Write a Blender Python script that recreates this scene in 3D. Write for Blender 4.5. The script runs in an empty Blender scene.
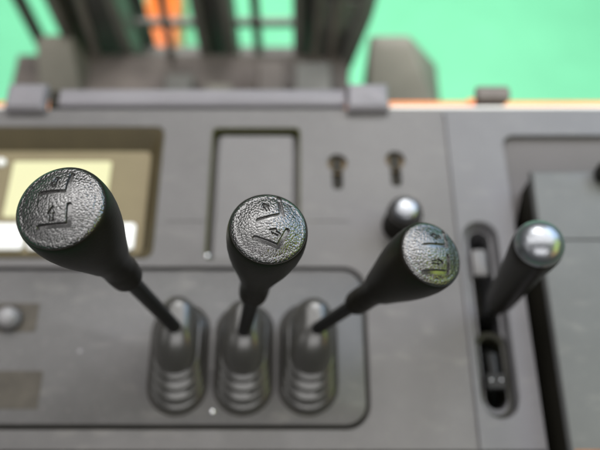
import bpy, bmesh, math, random
import numpy as np
from mathutils import Vector, Matrix

S = bpy.context.scene
COL = S.collection
R = math.radians
Z0 = 900.0            # height of the console top above the hall floor, in mm


def W(x, y, z):       # console millimetres -> world metres
    return Vector((x / 1000, y / 1000, (z + Z0) / 1000))


# ------------------------------------------------------------------ camera
cam = bpy.data.cameras.new('camera')
cam.sensor_width = 36
cam.lens = 680 / 600 * 36
cam.clip_start = 0.01
cam.clip_end = 100
cam.dof.use_dof = True
cam.dof.focus_distance = 0.322
cam.dof.aperture_fstop = cam.lens / 9.4
cam_o = bpy.data.objects.new('camera', cam)
COL.objects.link(cam_o)
cam_o.location = W(0, 0, 508)
cam_o.rotation_euler = (R(25), 0, 0)
S.camera = cam_o

# ------------------------------------------------------------------ light
S.view_settings.view_transform = 'Standard'
S.view_settings.look = 'None'
S.view_settings.exposure = 0.0
S.view_settings.gamma = 1.0
world = bpy.data.worlds.new('World')
S.world = world
world.use_nodes = True
bg = world.node_tree.nodes['Background']
bg.inputs[0].default_value = (0.62, 0.66, 0.72, 1)
bg.inputs[1].default_value = 0.10


def area(name, loc, aim, sx, sy, power, color, spread=180):
    l = bpy.data.lights.new(name, 'AREA')
    l.shape = 'RECTANGLE'
    l.size, l.size_y = sx, sy
    l.energy = power
    l.color = color
    l.spread = R(spread)
    o = bpy.data.objects.new(name, l)
    COL.objects.link(o)
    o.location = W(*loc)
    o.rotation_euler = (W(*aim) - W(*loc)).to_track_quat('-Z', 'Y').to_euler()
    return o


# power = radiance * area * pi
area('hall_ceiling_lamp', (0, 1800, 2000), (0, 1800, -900), 4.0, 3.2, 3.2 * 12.8 * math.pi, (1.0, 0.98, 0.96))
area('bright_ceiling_lamp', (-60, 1200, 1080), (0, 150, 100), 0.76, 0.60, 12.5 * 0.456 * math.pi, (1.0, 0.99, 0.98))
area('rear_fill_lamp', (0, -1800, 2800), (0, 500, -300), 3.0, 1.6, 3.0 * 4.8 * math.pi, (1.0, 0.98, 0.97))  # added behind the camera to brighten the mast fronts and console
area('side_fill_lamp', (-2300, -300, 1500), (-150, 700, -350), 1.6, 1.2, 1.0 * 1.92 * math.pi, (1.0, 0.98, 0.96))  # extra fill from the left, put in to lift the dark mast
area('blue_reflection_lamp', (760, 700, 560), (120, 200, 0), 0.6, 0.6, 3.4 * 0.36 * math.pi, (0.50, 0.72, 1.0))  # unseen area lamp put in for the bluish reflections on the right
area('green_reflection_lamp', (900, 100, 560), (80, 160, 120), 0.6, 0.4, 2.0 * 0.24 * math.pi, (0.66, 0.95, 0.18))  # added coloured lamp for the yellow-green tint on knobs and boots
area('orange_reflection_lamp', (800, -260, 480), (80, 160, 120), 0.4, 0.3, 1.0 * 0.12 * math.pi, (1.0, 0.55, 0.16))  # added stand-in for the orange truck body mirrored in the knobs


# ------------------------------------------------------------------ materials
def mat(name, color, rough=0.5, spec=0.5, metal=0.0, mottle=0.0, mscale=18.0, bump=0.0, bscale=900.0,
        emit=None, estr=0.0, rvar=0.0, tint=None, coat=0.0, dust=0.0, ior=1.5):
    m = bpy.data.materials.new(name)
    m.use_nodes = True
    nt = m.node_tree
    b = nt.nodes['Principled BSDF']
    b.inputs['Base Color'].default_value = (*color, 1)
    b.inputs['Roughness'].default_value = rough
    b.inputs['Specular IOR Level'].default_value = spec
    b.inputs['Metallic'].default_value = metal
    b.inputs['IOR'].default_value = ior
    if emit:
        b.inputs['Emission Color'].default_value = (*emit, 1)
        b.inputs['Emission Strength'].default_value = estr
    tc = nt.nodes.new('ShaderNodeTexCoord')
    if mottle or rvar:
        n = nt.nodes.new('ShaderNodeTexNoise')
        n.inputs['Scale'].default_value = mscale
        n.inputs['Detail'].default_value = 7
        n.inputs['Roughness'].default_value = 0.62
        nt.links.new(tc.outputs['Object'], n.inputs['Vector'])
        r = nt.nodes.new('ShaderNodeValToRGB')
        r.color_ramp.elements[0].position = 0.34
        r.color_ramp.elements[1].position = 0.68
        t = tint or color
        r.color_ramp.elements[0].color = (*[c * (1 - mottle) for c in t], 1)
        r.color_ramp.elements[1].color = (*[c * (1 + mottle * 0.6) for c in color], 1)
        nt.links.new(n.outputs['Fac'], r.inputs['Fac'])
        out = r.outputs['Color']
        if dust:
            # pale dust: sparse specks plus faint rubbed streaks
            d1 = nt.nodes.new('ShaderNodeTexNoise')
            d1.inputs['Scale'].default_value = 420
            d1.inputs['Detail'].default_value = 4
            mp = nt.nodes.new('ShaderNodeMapping')
            mp.inputs['Scale'].default_value = (40, 110, 60)
            mp.inputs['Rotation'].default_value = (0, 0, 0.5)
            d2 = nt.nodes.new('ShaderNodeTexNoise')
            d2.inputs['Scale'].default_value = 1.0
            d2.inputs['Detail'].default_value = 5
            nt.links.new(tc.outputs['Object'], d1.inputs['Vector'])
            nt.links.new(tc.outputs['Object'], mp.inputs['Vector'])
            nt.links.new(mp.outputs['Vector'], d2.inputs['Vector'])
            sums = []
            for node, lo, hi in ((d1, 0.63, 0.72), (d2, 0.58, 0.80)):
                q = nt.nodes.new('ShaderNodeMapRange')
                q.inputs['From Min'].default_value = lo
                q.inputs['From Max'].default_value = hi
                nt.links.new(node.outputs['Fac'], q.inputs['Value'])
                sums.append(q.outputs['Result'])
            ad = nt.nodes.new('ShaderNodeMath')
            ad.operation = 'MAXIMUM'
            nt.links.new(sums[0], ad.inputs[0])
            nt.links.new(sums[1], ad.inputs[1])
            ml = nt.nodes.new('ShaderNodeMath')
            ml.operation = 'MULTIPLY'
            ml.inputs[1].default_value = dust
            nt.links.new(ad.outputs[0], ml.inputs[0])
            mix = nt.nodes.new('ShaderNodeMix')
            mix.data_type = 'RGBA'
            nt.links.new(ml.outputs[0], mix.inputs[0])
            nt.links.new(out, mix.inputs[6])
            mix.inputs[7].default_value = (0.34, 0.32, 0.29, 1)
            out = mix.outputs[2]
        nt.links.new(out, b.inputs['Base Color'])
        if rvar:
            mr = nt.nodes.new('ShaderNodeMapRange')
            mr.inputs['From Min'].default_value = 0.3
            mr.inputs['From Max'].default_value = 0.7
            mr.inputs['To Min'].default_value = max(0.02, rough - rvar)
            mr.inputs['To Max'].default_value = min(1, rough + rvar)
            nt.links.new(n.outputs['Fac'], mr.inputs['Value'])
            nt.links.new(mr.outputs['Result'], b.inputs['Roughness'])
    if bump:
        n2 = nt.nodes.new('ShaderNodeTexNoise')
        n2.inputs['Scale'].default_value = bscale
        n2.inputs['Detail'].default_value = 3
        nt.links.new(tc.outputs['Object'], n2.inputs['Vector'])
        bp = nt.nodes.new('ShaderNodeBump')
        bp.inputs['Strength'].default_value = bump
        bp.inputs['Distance'].default_value = 0.0004
        nt.links.new(n2.outputs['Fac'], bp.inputs['Height'])
        nt.links.new(bp.outputs['Normal'], b.inputs['Normal'])
    return m


def grain_mat(name, color, rough, scale, strength, dist, ior=1.72):
    """pebbled black plastic: raised irregular grains with thin valleys"""
    m = mat(name, color, rough, spec=1.0)
    m.node_tree.nodes['Principled BSDF'].inputs['IOR'].default_value = ior
    nt = m.node_tree
    b = nt.nodes['Principled BSDF']
    tc = nt.nodes.new('ShaderNodeTexCoord')
    nz = nt.nodes.new('ShaderNodeTexNoise')
    nz.inputs['Scale'].default_value = scale * 0.9
    nz.inputs['Detail'].default_value = 2
    nt.links.new(tc.outputs['Object'], nz.inputs['Vector'])
    sub = nt.nodes.new('ShaderNodeVectorMath')
    sub.operation = 'MULTIPLY_ADD'
    k = 0.45 / scale
    sub.inputs[1].default_value = (k, k, k)
    nt.links.new(nz.outputs['Color'], sub.inputs[0])
    nt.links.new(tc.outputs['Object'], sub.inputs[2])
    v = nt.nodes.new('ShaderNodeTexVoronoi')
    v.feature = 'SMOOTH_F1'
    v.inputs['Scale'].default_value = scale
    v.inputs['Smoothness'].default_value = 0.25
    nt.links.new(sub.outputs[0], v.inputs['Vector'])
    n2 = nt.nodes.new('ShaderNodeTexNoise')
    n2.inputs['Scale'].default_value = scale * 2.6
    n2.inputs['Detail'].default_value = 2
    nt.links.new(tc.outputs['Object'], n2.inputs['Vector'])
    mx = nt.nodes.new('ShaderNodeMath')
    mx.operation = 'MULTIPLY_ADD'
    mx.inputs[1].default_value = -1.9
    sq = nt.nodes.new('ShaderNodeMath')
    sq.operation = 'POWER'
    sq.inputs[1].default_value = 2.0
    nt.links.new(v.outputs['Distance'], sq.inputs[0])
    nt.links.new(sq.outputs[0], mx.inputs[0])
    m3 = nt.nodes.new('ShaderNodeMath')
    m3.operation = 'MULTIPLY'
    m3.inputs[1].default_value = 0.10
    nt.links.new(n2.outputs['Fac'], m3.inputs[0])
    nt.links.new(m3.outputs[0], mx.inputs[2])
    bp = nt.nodes.new('ShaderNodeBump')
    at = nt.nodes.new('ShaderNodeAttribute')
    at.attribute_name = 'mark'
    iv = nt.nodes.new('ShaderNodeMath')
    iv.operation = 'MULTIPLY_ADD'
    iv.inputs[1].default_value = -0.85 * strength
    iv.inputs[2].default_value = strength
    nt.links.new(at.outputs['Fac'], iv.inputs[0])
    nt.links.new(iv.outputs[0], bp.inputs['Strength'])
    bp.inputs['Distance'].default_value = dist
    nt.links.new(mx.outputs[0], bp.inputs['Height'])
    nt.links.new(bp.outputs['Normal'], b.inputs['Normal'])
    return m


M = dict(
    deck=mat('grey_console_plastic', (0.122, 0.116, 0.115), 0.47, 0.4, dust=0.18, mottle=0.30, mscale=6, bump=0.25, bscale=1400, rvar=0.08),
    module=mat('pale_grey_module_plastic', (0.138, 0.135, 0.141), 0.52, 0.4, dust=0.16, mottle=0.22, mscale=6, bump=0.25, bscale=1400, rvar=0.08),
    plate=mat('grey_plate_plastic', (0.092, 0.088, 0.087), 0.42, 0.4, dust=0.20, mottle=0.32, mscale=8, bump=0.25, bscale=1400, rvar=0.10),
    panel=mat('grey_panel_plastic', (0.130, 0.124, 0.124), 0.42, 0.4, dust=0.12, mottle=0.14, mscale=10, bump=0.2, bscale=1400),
    bar=mat('pale_lilac_grey_plastic', (0.185, 0.175, 0.19), 0.45, 0.4, mottle=0.08, mscale=20),
    bezel=mat('olive_brown_bezel', (0.06, 0.047, 0.022), 0.6, 0.3, mottle=0.15, mscale=20),
    fascia=mat('beige_display_fascia', (0.185, 0.15, 0.078), 0.5, 0.4, mottle=0.08, mscale=25),
    lcd=mat('pale_yellow_display', (0.36, 0.36, 0.18), 0.35, 0.5, emit=(0.86, 0.81, 0.54), estr=0.40),
    white_plastic=mat('white_display_plastic', (0.85, 0.86, 0.84), 0.25, 0.5),
    seal_shade=mat('dark_seal_and_shade', (0.020, 0.018, 0.012), 0.7, 0.3),  # rubber parts, and shade put into the colour of gaps and recesses
    dark_ring=mat('dark_olive_ring', (0.022, 0.021, 0.012), 0.6, 0.3),
    green_lit_seal=mat('green_lit_seal_rubber', (0.060, 0.060, 0.018), 0.6, 0.3),  # olive tint puts the green light into the rubber's colour
    black=mat('black_knob_plastic', (0.0075, 0.0062, 0.0042), 0.40, 0.24, bump=0.25, bscale=1200, ior=1.42),
    grain=grain_mat('pebbled_black_plastic', (0.014, 0.013, 0.012), 0.27, 920, 1.0, 0.00019),
    silver=mat('silvery_cap_and_glint', (0.27, 0.28, 0.30), 0.30, 1.0, metal=0.85, bump=0.15, bscale=900),
    gloss=mat('glossy_black_plastic', (0.012, 0.012, 0.013), 0.22, 1.0),
    steel=mat('black_steel', (0.009, 0.009, 0.0085), 0.42, 0.3),
    rubber=mat('grey_boot_rubber', (0.046, 0.0445, 0.040), 0.25, 1.0, mottle=0.2, mscale=30, bump=0.2, bscale=900),
    brass=mat('tarnished_brass', (0.085, 0.052, 0.014), 0.5, 0.4, metal=0.2, mottle=0.4, mscale=200),
    chrome=mat('bright_steel', (0.75, 0.75, 0.77), 0.18, 0.5, metal=1.0),
    dial=mat('silver_grey_plastic', (0.22, 0.215, 0.22), 0.28, 0.6),
    tag=mat('worn_brown_sticker', (0.066, 0.058, 0.046), 0.6, 0.3, mottle=0.25, mscale=60),
    box=mat('grey_green_box_plastic', (0.104, 0.107, 0.106), 0.50, 0.4, dust=0.18, mottle=0.18, mscale=9, bump=0.2, bscale=1400),
    ledge=mat('warm_grey_ledge_plastic', (0.110, 0.100, 0.099), 0.6, 0.3, mottle=0.08, mscale=9),
    tape=mat('orange_brown_tape', (0.24, 0.11, 0.05), 0.5, 0.3, mottle=0.2, mscale=60),
    orange=mat('orange_paint', (0.95, 0.22, 0.03), 0.35, 0.5, mottle=0.06, mscale=6),
    cowl=mat('orange_yellow_paint', (0.80, 0.40, 0.13), 0.4, 0.5, mottle=0.2, mscale=4, tint=(0.80, 0.22, 0.08)),
    cream=mat('cream_edge_highlight', (0.80, 0.78, 0.74), 0.4, 0.5),
    mast=mat('dark_grey_mast_paint', (0.16, 0.155, 0.14), 0.5, 0.4, mottle=0.35, mscale=9),
    mastlight=mat('worn_grey_steel', (0.25, 0.24, 0.225), 0.5, 0.4, mottle=0.3, mscale=12),
    plate_far=mat('brown_grey_floor_plate', (0.17, 0.145, 0.13), 0.6, 0.3, mottle=0.5, mscale=10),
    beige=mat('dusty_beige_paint', (0.22, 0.205, 0.17), 0.6, 0.3, mottle=0.2, mscale=14),
    floor=mat('mint_green_floor_paint', (0.20, 0.72, 0.40), 0.42, 0.4, mottle=0.16, mscale=1.3),
)


# ------------------------------------------------------------------ mesh helpers (all in console mm)
def rrect(x0, x1, y0, y1, r, n=6):
    out = []
    for cx, cy, a0 in ((x1 - r, y1 - r, 0), (x0 + r, y1 - r, 90), (x0 + r, y0 + r, 180), (x1 - r, y0 + r, 270)):
        for i in range(n + 1):
            a = R(a0 + 90 * i / n)
            out.append((cx + r * math.cos(a), cy + r * math.sin(a)))
    return out


def stadium(cx, cy, w, l, n=14):
    """half width w in x, half length l in y"""
    l = max(l, w + 0.01)
    out = []
    for i in range(n + 1):
        a = math.pi * i / n
        out.append((cx + w * math.cos(a), cy + l - w + w * math.sin(a)))
    for i in range(n + 1):
        a = math.pi + math.pi * i / n
        out.append((cx + w * math.cos(a), cy - l + w + w * math.sin(a)))
    return out


class MB:
    def __init__(self):
        self.bm = bmesh.new()

    def loft(self, rings, cap0=True, cap1=True, mtx=None):
        vs = []
        for r in rings:
            vs.append([self.bm.verts.new((mtx @ Vector(p)) if mtx else Vector(p)) for p in r])
        for a, b in zip(vs[:-1], vs[1:]):
            n = len(a)
            for i in range(n):
                j = (i + 1) % n
                self.bm.faces.new((a[i], a[j], b[j], b[i]))
        if cap0:
            self.bm.faces.new(list(reversed(vs[0])))
        if cap1:
            self.bm.faces.new(vs[-1])
        return self

    def prism(self, loop, z0, z1):
        return self.loft([[(x, y, z0) for x, y in loop], [(x, y, z1) for x, y in loop]])

    def tray(self, levels):
        """levels: list of (loop, z)"""
        return self.loft([[(x, y, z) for x, y in lp] for lp, z in levels])

    def box(self, x0, x1, y0, y1, z0, z1, c=1.0):
        c = min(c, (x1 - x0) / 2.5, (y1 - y0) / 2.5, (z1 - z0) / 2.5)
        lo = rrect(x0 + c, x1 - c, y0 + c, y1 - c, 0.01, 1)
        mid = rrect(x0, x1, y0, y1, c, 3)
        lo = rrect(x0 + c, x1 - c, y0 + c, y1 - c, c * 0.3, 3)
        return self.tray([(lo, z0), (mid, z0 + c), (mid, z1 - c), (lo, z1)])

    def lathe(self, prof, mtx=None, n=48, cap0=True, cap1=True):
        rings = [[(r * math.cos(2 * math.pi * i / n), r * math.sin(2 * math.pi * i / n), z) for i in range(n)] for r, z in prof]
        return self.loft(rings, cap0, cap1, mtx)

    def tube(self, pts, r, n=14):
        pts = [Vector(p) for p in pts]
        rings = []
        up = Vector((0, 0, 1))
        for i, p in enumerate(pts):
            d = (pts[min(i + 1, len(pts) - 1)] - pts[max(i - 1, 0)]).normalized()
            a = d.cross(up if abs(d.z) < 0.95 else Vector((1, 0, 0))).normalized()
            b = a.cross(d)
            rr = r[i] if isinstance(r, (list, tuple)) else r
            rings.append([tuple(p + (a * math.cos(2 * math.pi * k / n) + b * math.sin(2 * math.pi * k / n)) * rr) for k in range(n)])
        return self.loft(rings)

    def build(self, name, material, parent=None, loc=None, smooth=40):
        bm = self.bm
        bmesh.ops.recalc_face_normals(bm, faces=bm.faces)
        o_mm = Vector(loc) if loc is not None else Vector((0, 0, 0))
        for v in bm.verts:
            v.co = (v.co - (Vector(parent['_o']) if parent is not None else o_mm)) / 1000
        me = bpy.data.meshes.new(name)
        bm.to_mesh(me)
        bm.free()
        return link(name, me, material, parent, loc, smooth)


def link(name, me, material, parent=None, loc=None, smooth=40):
    me.materials.clear()
    me.materials.append(material)
    o = bpy.data.objects.new(name, me)
    COL.objects.link(o)
    if parent is not None:
        o.parent = parent
        o['_o'] = tuple(parent['_o'])
    else:
        o['_o'] = tuple(loc) if loc is not None else (0.0, 0.0, 0.0)
        o.location = W(*o['_o'])
    if smooth:
        me.polygons.foreach_set('use_smooth', [True] * len(me.polygons))
        me.set_sharp_from_angle(angle=R(smooth))
    return o


def tag(o, label, cat=None, group=None, kind=None):
    o['label'] = label
    if cat:
        o['category'] = cat
    if group:
        o['group'] = group
    if kind:
        o['kind'] = kind
    return o


def thing(name, label, cat, loc, group=None):
    o = bpy.data.objects.new(name, None)
    o.empty_display_size = 0.01
    COL.objects.link(o)
    o['_o'] = tuple(float(v) for v in loc)
    o.location = W(*loc)
    return tag(o, label, cat, group)


def structure(o, label=None):
    o['kind'] = 'structure'
    if label:
        o['label'] = label
    return o


# ------------------------------------------------------------------ the setting
fl = MB()
n = 24
fl.bm.verts.ensure_lookup_table()
gv = [[fl.bm.verts.new((-9000 + 18000 * i / n, -6000 + 18000 * j / n, -900)) for j in range(n + 1)] for i in range(n + 1)]
for i in range(n):
    for j in range(n):
        fl.bm.faces.new((gv[i][j], gv[i + 1][j], gv[i + 1][j + 1], gv[i][j + 1]))
structure(fl.build('floor', M['floor'], loc=(0, 0, -900)), 'mint green painted floor seen past the edge of the console')

# ------------------------------------------------------------------ the console
con = thing('control_console', 'grey plastic control console under the levers, with a display recess and seams', 'console', (0, 150, -60))

slab = MB()
slab.tray([(rrect(-420, 420, -150, 352, 4), -60), (rrect(-420, 420, -150, 354, 4), -4), (rrect(-418, 418, -148, 351, 4), 0)])
deck = slab.build('deck', M['deck'], con, smooth=0)
cutters = []


def cut(mb):
    o = mb.build('cutter', M['deck'], con, smooth=0)
    cutters.append(o)


cut(MB().tray([(rrect(-330, -119, 207, 333, 8), 1), (rrect(-330, -119, 207, 333, 8), -20)]))                 # display recess
cut(MB().tray([(rrect(-77.5, 0.5, 206, 332, 5), 1), (rrect(-77.5, 0.5, 206, 332, 5), -14)]))                   # blank panel
cut(MB().tray([(rrect(-340, 52, 73.5, 200, 18), 1), (rrect(-340, 52, 73.5, 200, 18), -7)]))                    # lever plate pocket
cut(MB().tray([(stadium(147.5, 162, 15, 79), 0.5), (stadium(147.5, 162, 13.4, 77), -2), (stadium(148, 162, 10.5, 74), -9)]))
cut(MB().tray([(stadium(148, 162, 8.5, 72.5), 0), (stadium(148, 162, 8.5, 72.5), -70)]))
cut(MB().tray([(stadium(147.7, 116, 13.2, 35), 1), (stadium(147.7, 116, 12.2, 33.6), -12)]))
cut(MB().tray([(rrect(177, 500, -200, 324, 10), 1), (rrect(177, 500, -200, 324, 10), -70)]))                    # side well
cut(MB().box(127.2, 129.2, -140, 346, -2.5, 2, 0.1))                                                              # seam
cut(MB().box(-110, 40, 239.8, 240.6, -0.7, 2, 0.1))
cut(MB().box(-430, 176, 56.5, 59.5, -6, 2, 0.1))
for hx, hy, s in ((32, 296, 1), (82, 299, 1)):
    cut(MB().prism([(hx + 8.6 * math.cos(2 * math.pi * i / 24), hy + 8.6 * math.sin(2 * math.pi * i / 24)) for i in range(24)], -12, 1))
    cut(MB().prism(rrect(hx - 4.6, hx + 4.6, hy - 26, hy - 3, 4), -12, 1))
for c in cutters:
    md = deck.modifiers.new('b', 'BOOLEAN')
    md.object = c
    md.operation = 'DIFFERENCE'
    md.solver = 'EXACT'
bv = deck.modifiers.new('v', 'BEVEL')
bv.width = 0.0009
bv.segments = 2
bv.limit_method = 'ANGLE'
bv.angle_limit = R(50)
bv.use_clamp_overlap = True
dg = bpy.context.evaluated_depsgraph_get()
me2 = bpy.data.meshes.new_from_object(deck.evaluated_get(dg))
deck.modifiers.clear()
deck.data = me2
me2.materials.clear()
me2.materials.append(M['deck'])
for c in cutters:
    bpy.data.objects.remove(c)
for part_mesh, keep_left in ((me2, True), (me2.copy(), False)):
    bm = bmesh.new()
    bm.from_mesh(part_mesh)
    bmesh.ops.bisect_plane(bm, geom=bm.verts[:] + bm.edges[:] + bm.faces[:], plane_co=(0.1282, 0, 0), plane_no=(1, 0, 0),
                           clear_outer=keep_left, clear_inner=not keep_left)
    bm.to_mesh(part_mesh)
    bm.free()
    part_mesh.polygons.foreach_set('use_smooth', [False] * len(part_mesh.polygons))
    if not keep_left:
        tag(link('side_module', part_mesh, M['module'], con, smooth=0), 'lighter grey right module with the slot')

MB().tray([(rrect(-339, 51, 74.5, 199, 17), -6.9), (rrect(-339, 51, 74.5, 199, 17), -6.0)]).build('plate_gap_shade', M['seal_shade'], con)  # black sheet painting the shade in the gap round the plate
pl = MB()
pl.tray([(rrect(-337, 48.6, 77, 196.8, 15.5), -6.0), (rrect(-337, 48.6, 77, 196.8, 15.5), -0.4), (rrect(-336, 47.4, 78.2, 195.6, 14.5), 0.6)])
pl.build('lever_plate', M['plate'], con)

bz = MB()
bz.loft([[(x, y, z) for x, y in lp] for lp, z in (
    (rrect(-329.5, -119.5, 207.5, 332.5, 8), -18), (rrect(-329.5, -119.5, 207.5, 332.5, 8), -0.6), (rrect(-328, -121, 209, 331, 7), 0.3),
    (rrect(-326.5, -122.5, 211, 329, 7), -0.6), (rrect(-318, -133, 217, 313, 5), -14), (rrect(-318, -133, 217, 313, 5), -18))], False, False)
bz.build('display_bezel', M['bezel'], con)
MB().prism(rrect(-322, -128, 214, 316, 5), -18, -12.5).build('display_fascia', M['fascia'], con)
scr = MB().tray([(rrect(-252, -166, 250, 304, 2), -12.5), (rrect(-252, -166, 250, 304, 2), -11.4)]).build('display_screen', M['lcd'], con)
tag(scr, 'lit pale yellow screen')
MB().lathe([(4.2, -12.5), (4.2, -11), (3.2, -9.6), (0.4, -9)], Matrix.Translation((-263, 303, 0)), 20).build('indicator', M['white_plastic'], con)
for kx0, kx1 in ((-280, -230), (-226, -197), (-190, -160), (-153, -138)):
    MB().tray([(rrect(kx0, kx1, 219, 243, 3), -12.5), (rrect(kx0, kx1, 219, 243, 3), -9.5), (rrect(kx0 + 1.5, kx1 - 1.5, 220.5, 241.5, 2), -8.6)]).build('display_block', M['white_plastic'], con)  # raised white blocks below the screen

# blank cover panel with its rubber rim, olive from painted green light
MB().loft([[(x, y, z) for x, y in lp] for lp, z in (
    (rrect(-77.3, 0.3, 206.2, 331.8, 5), -13.8), (rrect(-77.3, 0.3, 206.2, 331.8, 5), -0.8), (rrect(-76.0, -1.0, 206.6, 330.5, 4), -0.8), (rrect(-76.0, -1.0, 206.6, 330.5, 4), -13.8))],
    False, False).build('panel_seal', M['green_lit_seal'], con)
MB().tray([(rrect(-71.5, -5.5, 206.8, 327, 4), -13.8), (rrect(-71.5, -5.5, 206.8, 327, 4), -6.0), (rrect(-70.5, -6.5, 207.6, 326, 3), -5.0)]).build('cover_panel', M['panel'], con)
for hx, hy in ((32, 296), (82, 299)):
    kh = MB()
    kh.prism([(hx + 8.5 * math.cos(2 * math.pi * i / 24), hy + 8.5 * math.sin(2 * math.pi * i / 24)) for i in range(24)], -12, -4)
    ko = kh.build('keyhole', M['brass'], con)
    ks = MB()
    ks.box(hx - 4.4, hx + 4.4, hy - 7, hy + 7, -4.0, -3.6, 0.1)
    ks.prism(rrect(hx - 4.5, hx + 4.5, hy - 25.9, hy - 8, 4), -12, -7)
    ks.build('key_slot', M['seal_shade'], ko)
# rear hinge bar and its two brackets
hb = MB()
hb.tray([(rrect(-217, 41.5, 354.3, 372, 2), -10), (rrect(-217, 41.5, 354.3, 372, 2), 0.8), (rrect(-216, 40.5, 356.5, 370, 2), 2.6)])
hb.build('hinge_bar', M['bar'], con)
MB().box(-226, -217.2, 354.4, 372, -12, -1, 0.5).build('hinge_gap', M['seal_shade'], con)
for bx0, bx1 in ((-262, -226.2), (41.7, 79)):
    MB().tray([(rrect(bx0, bx1, 346, 374, 2), 0.05), (rrect(bx0, bx1, 346, 374, 2), 6), (rrect(bx0 + 2.5, bx1 - 2.5, 349, 371, 2), 9)]).build('hinge_bracket', M['bar'], con)
for ex0, ex1 in ((81, 420), (-420, -264)):
    MB().tray([(rrect(ex0, ex1, 354.2, 357.8, 1), -14), (rrect(ex0, ex1, 354.2, 357.8, 1), -5), (rrect(ex0 + 1, ex1 - 1, 355, 357.2, 0.8), -4)]).build('edge_highlight', M['cream'], con)  # cream strip painting the light caught on the rear edge
# slot cover and floor of the slot
MB().prism(stadium(148, 162, 8.3, 72), -60, -55).build('slot_floor', M['seal_shade'], con)
MB().tray([(rrect(140, 151, 194, 216, 1), -9), (rrect(140, 151, 194, 216, 1), -3.5), (rrect(140.5, 150.5, 195, 215, 1), -3)]).build('slot_cover', M['panel'], con)
gk = [(stadium(147.7, 116, 12.0, 33.2), -12), (stadium(147.7, 116, 11.8, 33), -11.2), (stadium(147.8, 116, 8.6, 29.5), -12.2), (stadium(147.8, 116, 8.4, 29.3), -40)]
MB().loft([[(x, y, z) for x, y in lp] for lp, z in gk], False, False).build('slot_ring', M['dark_ring'], con)  # dark olive ring around the lower slot
# ledge at the head of the side well and the dark sheet painting the shade in it
led = [(177.4, 323.6), (420, 323.6), (420, 268), (193, 268), (184.5, 245), (177.4, 236)]
led = [(177.4, 314), (180.3, 321), (187, 323.6), (420, 323.6), (420, 279), (196, 279), (189, 268), (182, 244), (177.4, 226)]
lm = MB()
lm.loft([[(x, y, -30) for x, y in led], [(x, y, -5 - (324 - y) * 0.10) for x, y in led]])
lm.build('well_ledge', M['ledge'], con)
MB().box(177.4, 420, -148, 323, -60, -56, 0.5).build('well_shade', M['seal_shade'], con)
for sx, sy in ((-75.0, 209.5), (-64.0, 86.5)):
    MB().lathe([(1.9, -6 if sy > 200 else 0), (1.9, 0.6), (1.4, 1.1), (0.4, 1.4)], Matrix.Translation((sx, sy, 0)), 18).build('screw', M['chrome'], con)
MB().lathe([(1.6, 0.3), (1.5, 1.0), (0.4, 1.4)], Matrix.Translation((-167, 131, 0)), 14).build('screw', M['dial'], con)

# stickers and small controls on the plate
st = MB().tray([(rrect(-262, -203, 146, 169, 1.5), 0.6), (rrect(-262, -203, 146, 169, 1.5), 0.9)]).build('sticker', M['tag'], loc=(-232, 157, 0.6))
tag(st, 'worn brown sticker on the lever plate, under the silvery dial knob', 'sticker')
st = MB().tray([(rrect(-262, -192, 88, 116, 1.5), 0.6), (rrect(-262, -192, 88, 116, 1.5), 0.9)]).build('sticker', M['tag'], loc=(-227, 102, 0.6))
tag(st, 'worn brown sticker on the lever plate, bare, near the bottom groove', 'sticker')
dk = thing('dial_knob', 'small silvery round dial knob on a brown sticker', 'knob', (-224, 156, 0.9))
MB().lathe([(8.6, 0), (8.8, 1), (8.4, 6), (7.4, 9), (5.4, 11.2), (2.8, 12.3), (0.5, 12.6)], Matrix.Translation((-224, 156, 0.9)), 32).build('body', M['dial'], dk)
MB().lathe([(10.0, 0), (10.0, 1.2), (8.9, 1.6)], Matrix.Translation((-224, 156, 0.9)), 32).build('collar', M['steel'], dk)

ps = thing('push_switch', 'stubby black push switch with a top coloured silver as a highlight, below the right keyhole', 'switch', (83, 236, 0))
T = Matrix.Translation((83, 236, 0))
MB().lathe([(15.5, 0), (15.5, 3), (14.8, 4), (14.2, 24), (13.4, 27)], T, 36).build('collar', M['black'], ps)
MB().lathe([(10.2, 26), (10.2, 30), (9.8, 32.4), (8.6, 34), (6.4, 35), (3.2, 35.5), (0.4, 35.6)], T, 36).build('button', M['silver'], ps)  # silver colour stands for the white highlight on the black button


# ------------------------------------------------------------------ levers
def axis_matrix(c, b):
    """origin at the cap centre c, local z out along the lever, local x as near world x as it goes"""
    c, b = Vector(c), Vector(b)
    z = (c - b).normalized()
    x = Vector((1, 0, 0))
    x = (x - z * x.dot(z)).normalized()
    y = z.cross(x)
    m = Matrix((x, y, z)).transposed().to_4x4()
    m.translation = c
    return m, (c - b).length


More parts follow.
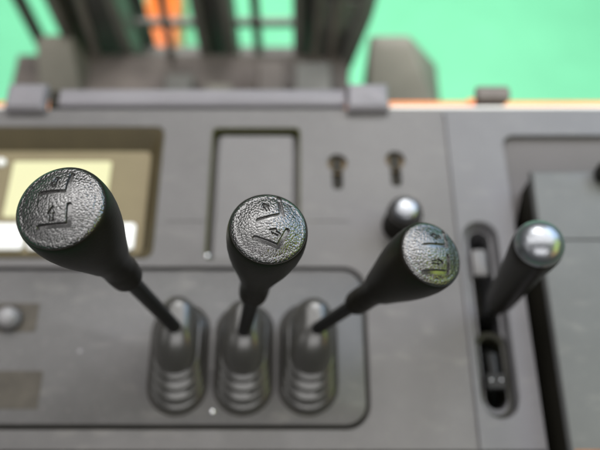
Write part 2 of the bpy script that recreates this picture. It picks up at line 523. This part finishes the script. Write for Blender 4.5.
def cap_mesh(Rc, dome, strokes, mtx, off, seed):
    """domed round cap with the symbol strokes sunk into it; verts in world metres minus off"""
    nr, na = 130, 400
    r = np.concatenate([[0.0], np.linspace(0.02, 1.0, nr)]) * Rc
    edge = 3.2
    rr = np.concatenate([r * (Rc - edge) / Rc, Rc - edge + edge * np.sin(np.linspace(0.15, 1, 8) * math.pi / 2)])
    zz = np.concatenate([dome * (1 - (r / Rc) ** 2.0), -edge * (1 - np.cos(np.linspace(0.15, 1, 8) * math.pi / 2))])
    rr = np.append(rr, Rc - 0.5)
    zz = np.append(zz, -edge - 1.2)
    a = np.arange(na) * 2 * math.pi / na
    X = rr[1:, None] * np.cos(a)[None]
    Y = rr[1:, None] * np.sin(a)[None]
    Z = np.repeat(zz[1:, None], na, 1)
    P = np.stack([X, Y, Z], -1).reshape(-1, 3)
    P = np.vstack([[0, 0, zz[0]], P])
    rng = np.random.default_rng(seed)
    # slow unevenness of the moulding
    for k in range(5):
        f = rng.normal(size=2) * 0.16
        P[:, 2] += 0.05 * np.sin(P[:, 0] * f[0] + P[:, 1] * f[1] + rng.uniform(0, 6))
    depth = np.zeros(len(P))
    for pts, w, d in strokes:
        best = np.full(len(P), 1e9)
        for (x0, y0), (x1, y1) in zip(pts[:-1], pts[1:]):
            dx, dy = x1 - x0, y1 - y0
            t = np.clip(((P[:, 0] - x0) * dx + (P[:, 1] - y0) * dy) / (dx * dx + dy * dy), 0, 1)
            best = np.minimum(best, np.hypot(P[:, 0] - x0 - t * dx, P[:, 1] - y0 - t * dy))
        s = np.clip((best - w / 2 + 0.16) / 0.32, 0, 1)
        depth = np.maximum(depth, d * (1 - s * s * (3 - 2 * s)))
    P[:, 2] -= depth
    mark = np.clip(depth / 1.2, 0, 1)
    m = np.array(mtx)
    Pw = (P @ m[:3, :3].T + m[:3, 3] - np.array(off)) / 1000
    faces = [(0, 1 + i, 1 + (i + 1) % na) for i in range(na)]
    nring = len(rr) - 1
    for j in range(nring - 1):
        o = 1 + j * na
        faces += [(o + i, o + na + i, o + na + (i + 1) % na, o + (i + 1) % na) for i in range(na)]
    me = bpy.data.meshes.new('cap')
    me.from_pydata(Pw.tolist(), [], faces)
    me.update()
    me.attributes.new('mark', 'FLOAT', 'POINT').data.foreach_set('value', mark.astype(np.float32))
    return me


def boot(parent, bx, by, topx, topy):
    prof = [(0.3, 20.6, 41), (1.4, 20.8, 41.2)]
    for i in range(4):
        k, kl = 0.9 * i, 4.2 * i
        prof += [(1.8 + 5.6 * i, 20.6 - k, 40.6 - kl), (3.6 + 5.6 * i, 20.0 - k, 39.8 - kl), (4.6 + 5.6 * i, 18.6 - k, 38.0 - kl),
                 (5.0 + 5.6 * i, 16.4 - k, 34.6 - kl), (6.6 + 5.6 * i, 16.2 - k, 34.0 - kl)]
    prof += [(24.6, 15.4, 26.0), (28, 15.8, 25.0), (33, 15.0, 23.2), (37.5, 13.2, 20.8), (41.2, 10.6, 17.8), (44, 7.4, 13.8), (45.6, 4.0, 9.0), (46.2, 1.2, 4.0)]
    rings = []
    for z, w, l in prof:
        t = (z / 44.8) ** 1.4
        rings.append([(x, y, z) for x, y in stadium(bx + (topx - bx) * t, by + (topy - by) * t, w, l)])
    return MB().loft(rings, True, True).build('boot', M['rubber'], parent, smooth=50)


def flange(parent, bx, by):
    lp = [(stadium(bx, by, 22.6, 43), 0.3), (stadium(bx, by, 22.6, 43), 1.4), (stadium(bx, by, 22.2, 42.6), 1.9), (stadium(bx, by, 21.4, 41.8), 1.9), (stadium(bx, by, 21.4, 41.8), 0.3)]
    MB().loft([[(x, y, z) for x, y in l] for l, z in lp], False, False).build('boot_flange', M['seal_shade'], parent)


def control_lever(label, cap, base, Rc, Lc, rsh, boot_xy, strokes, seed, rneck):
    t = thing('control_lever', label, 'lever', (boot_xy[0], boot_xy[1], 0.6), 'control levers in rubber boots')
    m, L = axis_matrix(cap, base)
    k = rneck / Rc
    prof = [(0.95, 2.4), (0.985, 1.75), (1.002, 1.7), (1.022, 2.3), (1.04, 3.8), (1.052, 6.0), (1.062, 9), (1.062, 13), (1.035, 19), (0.98, 26), (0.895, 34), (0.79, 42), (0.69, 50), (0.61, 57),
            (0.555, 63), (0.515, 69), (0.492, 73), (0.488, 76), (0.500, 78.5), (0.503, 82), (0.496, 87), (0.485, 90.5), (0.44, 93), (0.36, 95), (0.25, 95.6)]
    f = Lc / 95.6
    pr = []
    for r, z in prof:
        if r < 0.62 or z > 50:
            r = r * k / 0.47 if z > 60 else r
        pr.append((r * Rc, -z * f))
    kb = MB().lathe(pr, m, 72).build('knob', M['black'], t, smooth=60)
    me = cap_mesh(Rc, Rc * 0.22, strokes, m, t['_o'], seed)
    link('cap', me, M['grain'], kb, smooth=60)
    sh = MB()
    sh.lathe([(rsh, -L - 6), (rsh, -Lc + 1)], m, 28)
    sh.build('shaft', M['steel'], t)
    boot(t, boot_xy[0], boot_xy[1], base[0], base[1] + 8)
    flange(t, boot_xy[0], boot_xy[1])
    return t


wl, wa, dl = 2.2, 0.85, 1.4


def arrow_outline(x, y, ang, ln=6.0, hw=2.1, sw=0.9):
    """outlined arrow whose tip is at ln/2 along ang"""
    pts = [(-ln / 2, -sw), (0.2, -sw), (0.2, -hw), (ln / 2, 0), (0.2, hw), (0.2, sw), (-ln / 2, sw), (-ln / 2, -sw)]
    c, s = 0.84 * math.cos(R(ang)), 0.84 * math.sin(R(ang))
    return ([(x + px * c - py * s, y + px * s + py * c) for px, py in pts], wa, dl * 0.9)


control_lever('black lever with the biggest round cap, two upright fork symbols on it, before the display',
              (-107.7, 136.2, 236.1), (-88, 137.6, 40), 20.6, 96, 4.9, (-91, 126),
              [([(-8.2, 5.1), (4.6, 5.1), (4.1, 15.3)], wl, dl), arrow_outline(-2.3, 10.8, -92, 6.8),
               ([(-6.8, -11.2), (6.7, -10.7), (6.6, -1.6)], wl, dl), arrow_outline(-0.7, -5.6, 92, 7.6)], 1, 9.0)
control_lever('middle black booted lever, two tilted fork symbols on its round cap',
              (-15.1, 139.0, 207.6), (-39.6, 134.7, 40), 19.0, 97, 4.9, (-42, 126),
              [([(-5.6, 1.5), (6.0, 5.8), (4.6, 16.2)], wl, dl), arrow_outline(-2.2, 9.6, 112, 5.8),
               ([(-6.9, -7.4), (4.5, -11.0), (8.7, -2.6)], wl, dl), arrow_outline(2.4, -4.4, 155, 5.8)], 2, 8.4)
control_lever('black booted lever leaning towards the slot, its cap marked with sideways arrows',
              (70.8, 139.5, 173.6), (10.6, 136.2, 40), 18.4, 90, 4.5, (6, 126),
              [([(-6.8, 2.1), (7.4, 4.4), (8.2, 14.1)], wl, dl), arrow_outline(1.0, 9.0, 182, 8.0),
               ([(-7.3, -12.4), (7.6, -10.3), (7.2, -1.8)], wl, dl), arrow_outline(0.4, -6.6, 8, 8.0)], 3, 7.6)

# lever in the slot
sl = thing('slot_lever', 'short black lever with a smooth silvery round top, standing in the long slot', 'lever', (152, 137, -55))
m, L = axis_matrix((141.2, 159.5, 141), (150.0, 163, -10))
kb = MB().lathe([(13.9, -2.4), (14.6, -2.2), (15.1, -5), (15.2, -9), (14.8, -16), (13.9, -28), (13.0, -42), (12.2, -60), (11.4, -80), (10.8, -98), (10.4, -110), (9.4, -116), (7, -118)], m, 48).build('knob', M['black'], sl, smooth=60)
MB().lathe([(14.6, -3), (14.7, -1.4), (14.3, 0.6), (13.2, 3.0), (11.5, 5.0), (9.2, 6.8), (6.4, 8.1), (3.2, 8.9), (0.3, 9.1)], m, 48, True, True).build('cap', M['silver'], kb, smooth=60)
MB().lathe([(6.6, -116), (5.6, -L - 32)], m, 24).build('shaft', M['steel'], sl)
MB().tube([(149.5, 150, -54), (148.5, 128, -14), (148, 112, -11)], [6.5, 6.0, 5.0], 24).build('slide_block', M['steel'], sl)
for dx in (-3.0, 4.6):
    MB().lathe([(1.3, -3.8), (1.3, -3.0), (0.8, -2.4), (0.2, -2.2)], Matrix.Translation((147 + dx, 110.5, -2)), 14).build('slide_glint', M['chrome'], sl)  # bright beads standing in for two highlights on the dark slide
MB().box(140.6, 155.4, 104, 116, -14, -5.6, 0.8).build('slide_bar', M['steel'], sl)

# ------------------------------------------------------------------ box in the side well
bx = thing('side_box', 'grey green plastic box sunk in the well right of the slot', 'box', (300, 100, -56))
tp = [(187.6, 274), (420, 274), (420, 213.4), (185.8, 213.4)]
MB().loft([[(x, y, 19) for x, y in tp], [(x, y, 23) for x, y in tp], [(x + 1.6, y - 2.2 * (y > 250), 25) for x, y in tp]]).build('lid', M['box'], bx)
bt = [(185.8, 212.2), (420, 212.2), (420, -140), (181.4, -140)]
MB().loft([[(x, y, 19) for x, y in bt], [(x, y, 22.6) for x, y in bt], [(x + 1.6, y, 24.6) for x, y in bt]]).build('top', M['box'], bx)
sk = [(189.6, 272), (420, 272), (420, -140), (183.4, -140)]
MB().loft([[(x, y, -50) for x, y in sk], [(x, y, 18.9) for x, y in sk]]).build('shade_dark_wall', M['seal_shade'], bx)  # box wall, its near-black colour painting the shade in the gap
MB().box(238, 275, 262, 275, 24, 40, 3).build('latch', M['black'], bx)
tp2 = MB().tray([(rrect(186, 236, 30, 57, 1.5), 24.7), (rrect(186, 236, 30, 57, 1.5), 25.0)]).build('tape', M['tape'], loc=(211, 44, 24.7))
tag(tp2, 'orange brown strip of tape on the near end of the grey green box', 'tape')

# ------------------------------------------------------------------ beyond the console
cw = thing('truck_cowl', 'orange painted truck cowl right behind the console edge', 'cowl', (0, 375, -60))
MB().box(-420, 420, 360, 383, -60, -30, 5).build('cowl_panel', M['cowl'], cw)
MB().tube([(-420, 385, -40), (420, 385, -40)], 2.5, 12).build('cowl_rim', M['orange'], cw)

rs = thing('rubber_stop', 'small dark flared stop on the orange cowl behind the console', 'stop', (177, 374, -31))
MB().tray([(rrect(166, 188, 369, 379, 2), -31), (rrect(165, 189, 368, 380, 3), -24), (rrect(161.5, 192.5, 366.5, 381, 4), -12), (rrect(161, 193, 366.5, 381.5, 4), -7), (rrect(163, 191, 368, 380, 3), -5)]).build('buffer', M['plate_far'], rs)
MB().box(160, 194, 364, 384, -31.2, -28.5, 1).build('collar', M['orange'], rs)

mast = thing('forklift_mast', 'dark lift mast of uprights and crossbars rising beyond the console', 'mast', (-120, 720, -900))
# uprights: channel sections
for x0, x1 in ((-345, -250), (-150, -95), (-10, 62)):
    u = MB()
    u.box(x0, x1, 706, 720, -880, 1300, 2)
    u.box(x0, x0 + 14, 660, 705.5, -880, 1300, 2)
    u.box(x1 - 14, x1, 660, 705.5, -880, 1300, 2)
    u.build('upright', M['mast'], mast)
MB().tube([(-64, 690, -880), (-64, 690, 1300)], 7, 14).build('lift_chain', M['mast'], mast)
MB().tube([(-128, 745, -880), (-128, 745, 1300)], 6, 14).build('lift_chain', M['mast'], mast)
MB().tube([(-400, 700, -880), (-394, 690, -200), (-388, 690, 1300)], 10, 14).build('hydraulic_hose', M['mast'], mast)
for z0, z1 in ((-318, -303), (-480, -383), (-120, -90)):
    MB().box(-372, 70, 721, 731 if z0 == -318 else 742, z0, z1, 2).build('crossbar', M['mastlight'] if z0 == -318 else M['mast'], mast)
MB().box(30, 84, 664, 670, -330, -120, 2).build('guide_plate', M['mast'], mast)
MB().box(-352, -240, 746, 756, -880, 1300, 2).build('back_plate', M['mast'], mast)
MB().box(18, 92, 655, 659, -250, -190, 2).build('guide_shoe', M['mast'], mast)
MB().tube([(70, 640, -500), (64, 650, -330), (88, 655, -215), (96, 660, -150)], 12, 14).build('hydraulic_hose', M['mast'], mast)
for hx in (-335, -300, -190, 20, 45):
    MB().tube([(hx, 648, -300), (hx + 4, 652, -230), (hx + 10, 655, -100), (hx + 6, 655, 200)], 6, 12).build('hydraulic_hose', M['plate_far'], mast)

fp = thing('front_plate', 'brown grey truck front plate below and behind the console', 'plate', (-140, 520, -300))
MB().box(-420, 72, 398, 658, -330, -300, 3).build('plate_sheet', M['plate_far'], fp)
for x0, x1, y0, y1, h, k in ((-330, -290, 430, 560, 40, 'plate_far'), (-262, -214, 470, 530, 60, 'mastlight'), (-190, -150, 430, 600, 30, 'mast'),
                             (-128, -92, 520, 560, 60, 'beige'), (-60, -20, 480, 610, 46, 'plate_far'), (-8, 42, 440, 600, 56, 'mast')):
    MB().box(x0, x1, y0, y1, -300, -300 + h, 4).build('rib', M[k], fp)
for y in (420, 455):
    MB().tube([(-400, y, -292), (-200, y + 8, -286), (50, y, -292)], 8, 12).build('hose', M['plate_far'], fp)

# two beige housings at the mast's foot
for (x0, x1, xa, xb, y, z0, z1, lab) in ((98, 159, 98, 205, 640, -500, -252, 'dusty beige square housing right behind the hinge bracket beside the dark upright'),
                                         (-372, -322, -372, -306, 640, -500, -250, 'dusty beige rounded housing behind the hinge bracket near the leftmost upright')):
    h = thing('beige_housing', lab, 'housing', ((x0 + x1) / 2, y, -900), 'beige housings in front of the mast')
    b = MB()
    c = 5 if x0 > 0 else 14
    b.loft([[(x, yy, z0) for x, yy in rrect(xa, xb, y - 100, y + 14, 5)], [(x, yy, -318) for x, yy in rrect(xa, xb, y - 100, y + 14, 5)],
            [(x, yy, z1 - 6) for x, yy in rrect(x0, x1, y - 10, y + 14, 5)], [(x, yy, z1) for x, yy in rrect(x0 + c, x1 - c, y - 2, y + 10, 4)]])
    b.build('body', M['beige'], h)
    MB().box((x0 + x1) / 2 - 18, (x0 + x1) / 2 + 18, y - 12, y + 10, -899.5, z0 + 1, 2).build('leg', M['mast'], h)

op = thing('orange_box', 'bright orange box on the green floor, seen through the gap of the mast', 'box', (-348, 1200, -900))
ob = MB()
lo = [(-362, 1085), (-303, 1085), (-309, 1320), (-396, 1320)]
ob.loft([[(x, y, -899.5) for x, y in lo], [(x, y, -812) for x, y in lo]]).build('body', M['orange'], op)
lid = [(-364, 1081), (-301, 1081), (-306, 1324), (-400, 1324)]
ob = MB()
ob.loft([[(x, y, -811.5) for x, y in lid], [(x, y, -802) for x, y in lid], [(x + (4 if x < -330 else -4), y + (4 if y < 1100 else -4), -799) for x, y in lid]]).build('lid', M['orange'], op)

for o in bpy.data.objects:
    if '_o' in o:
        del o['_o']
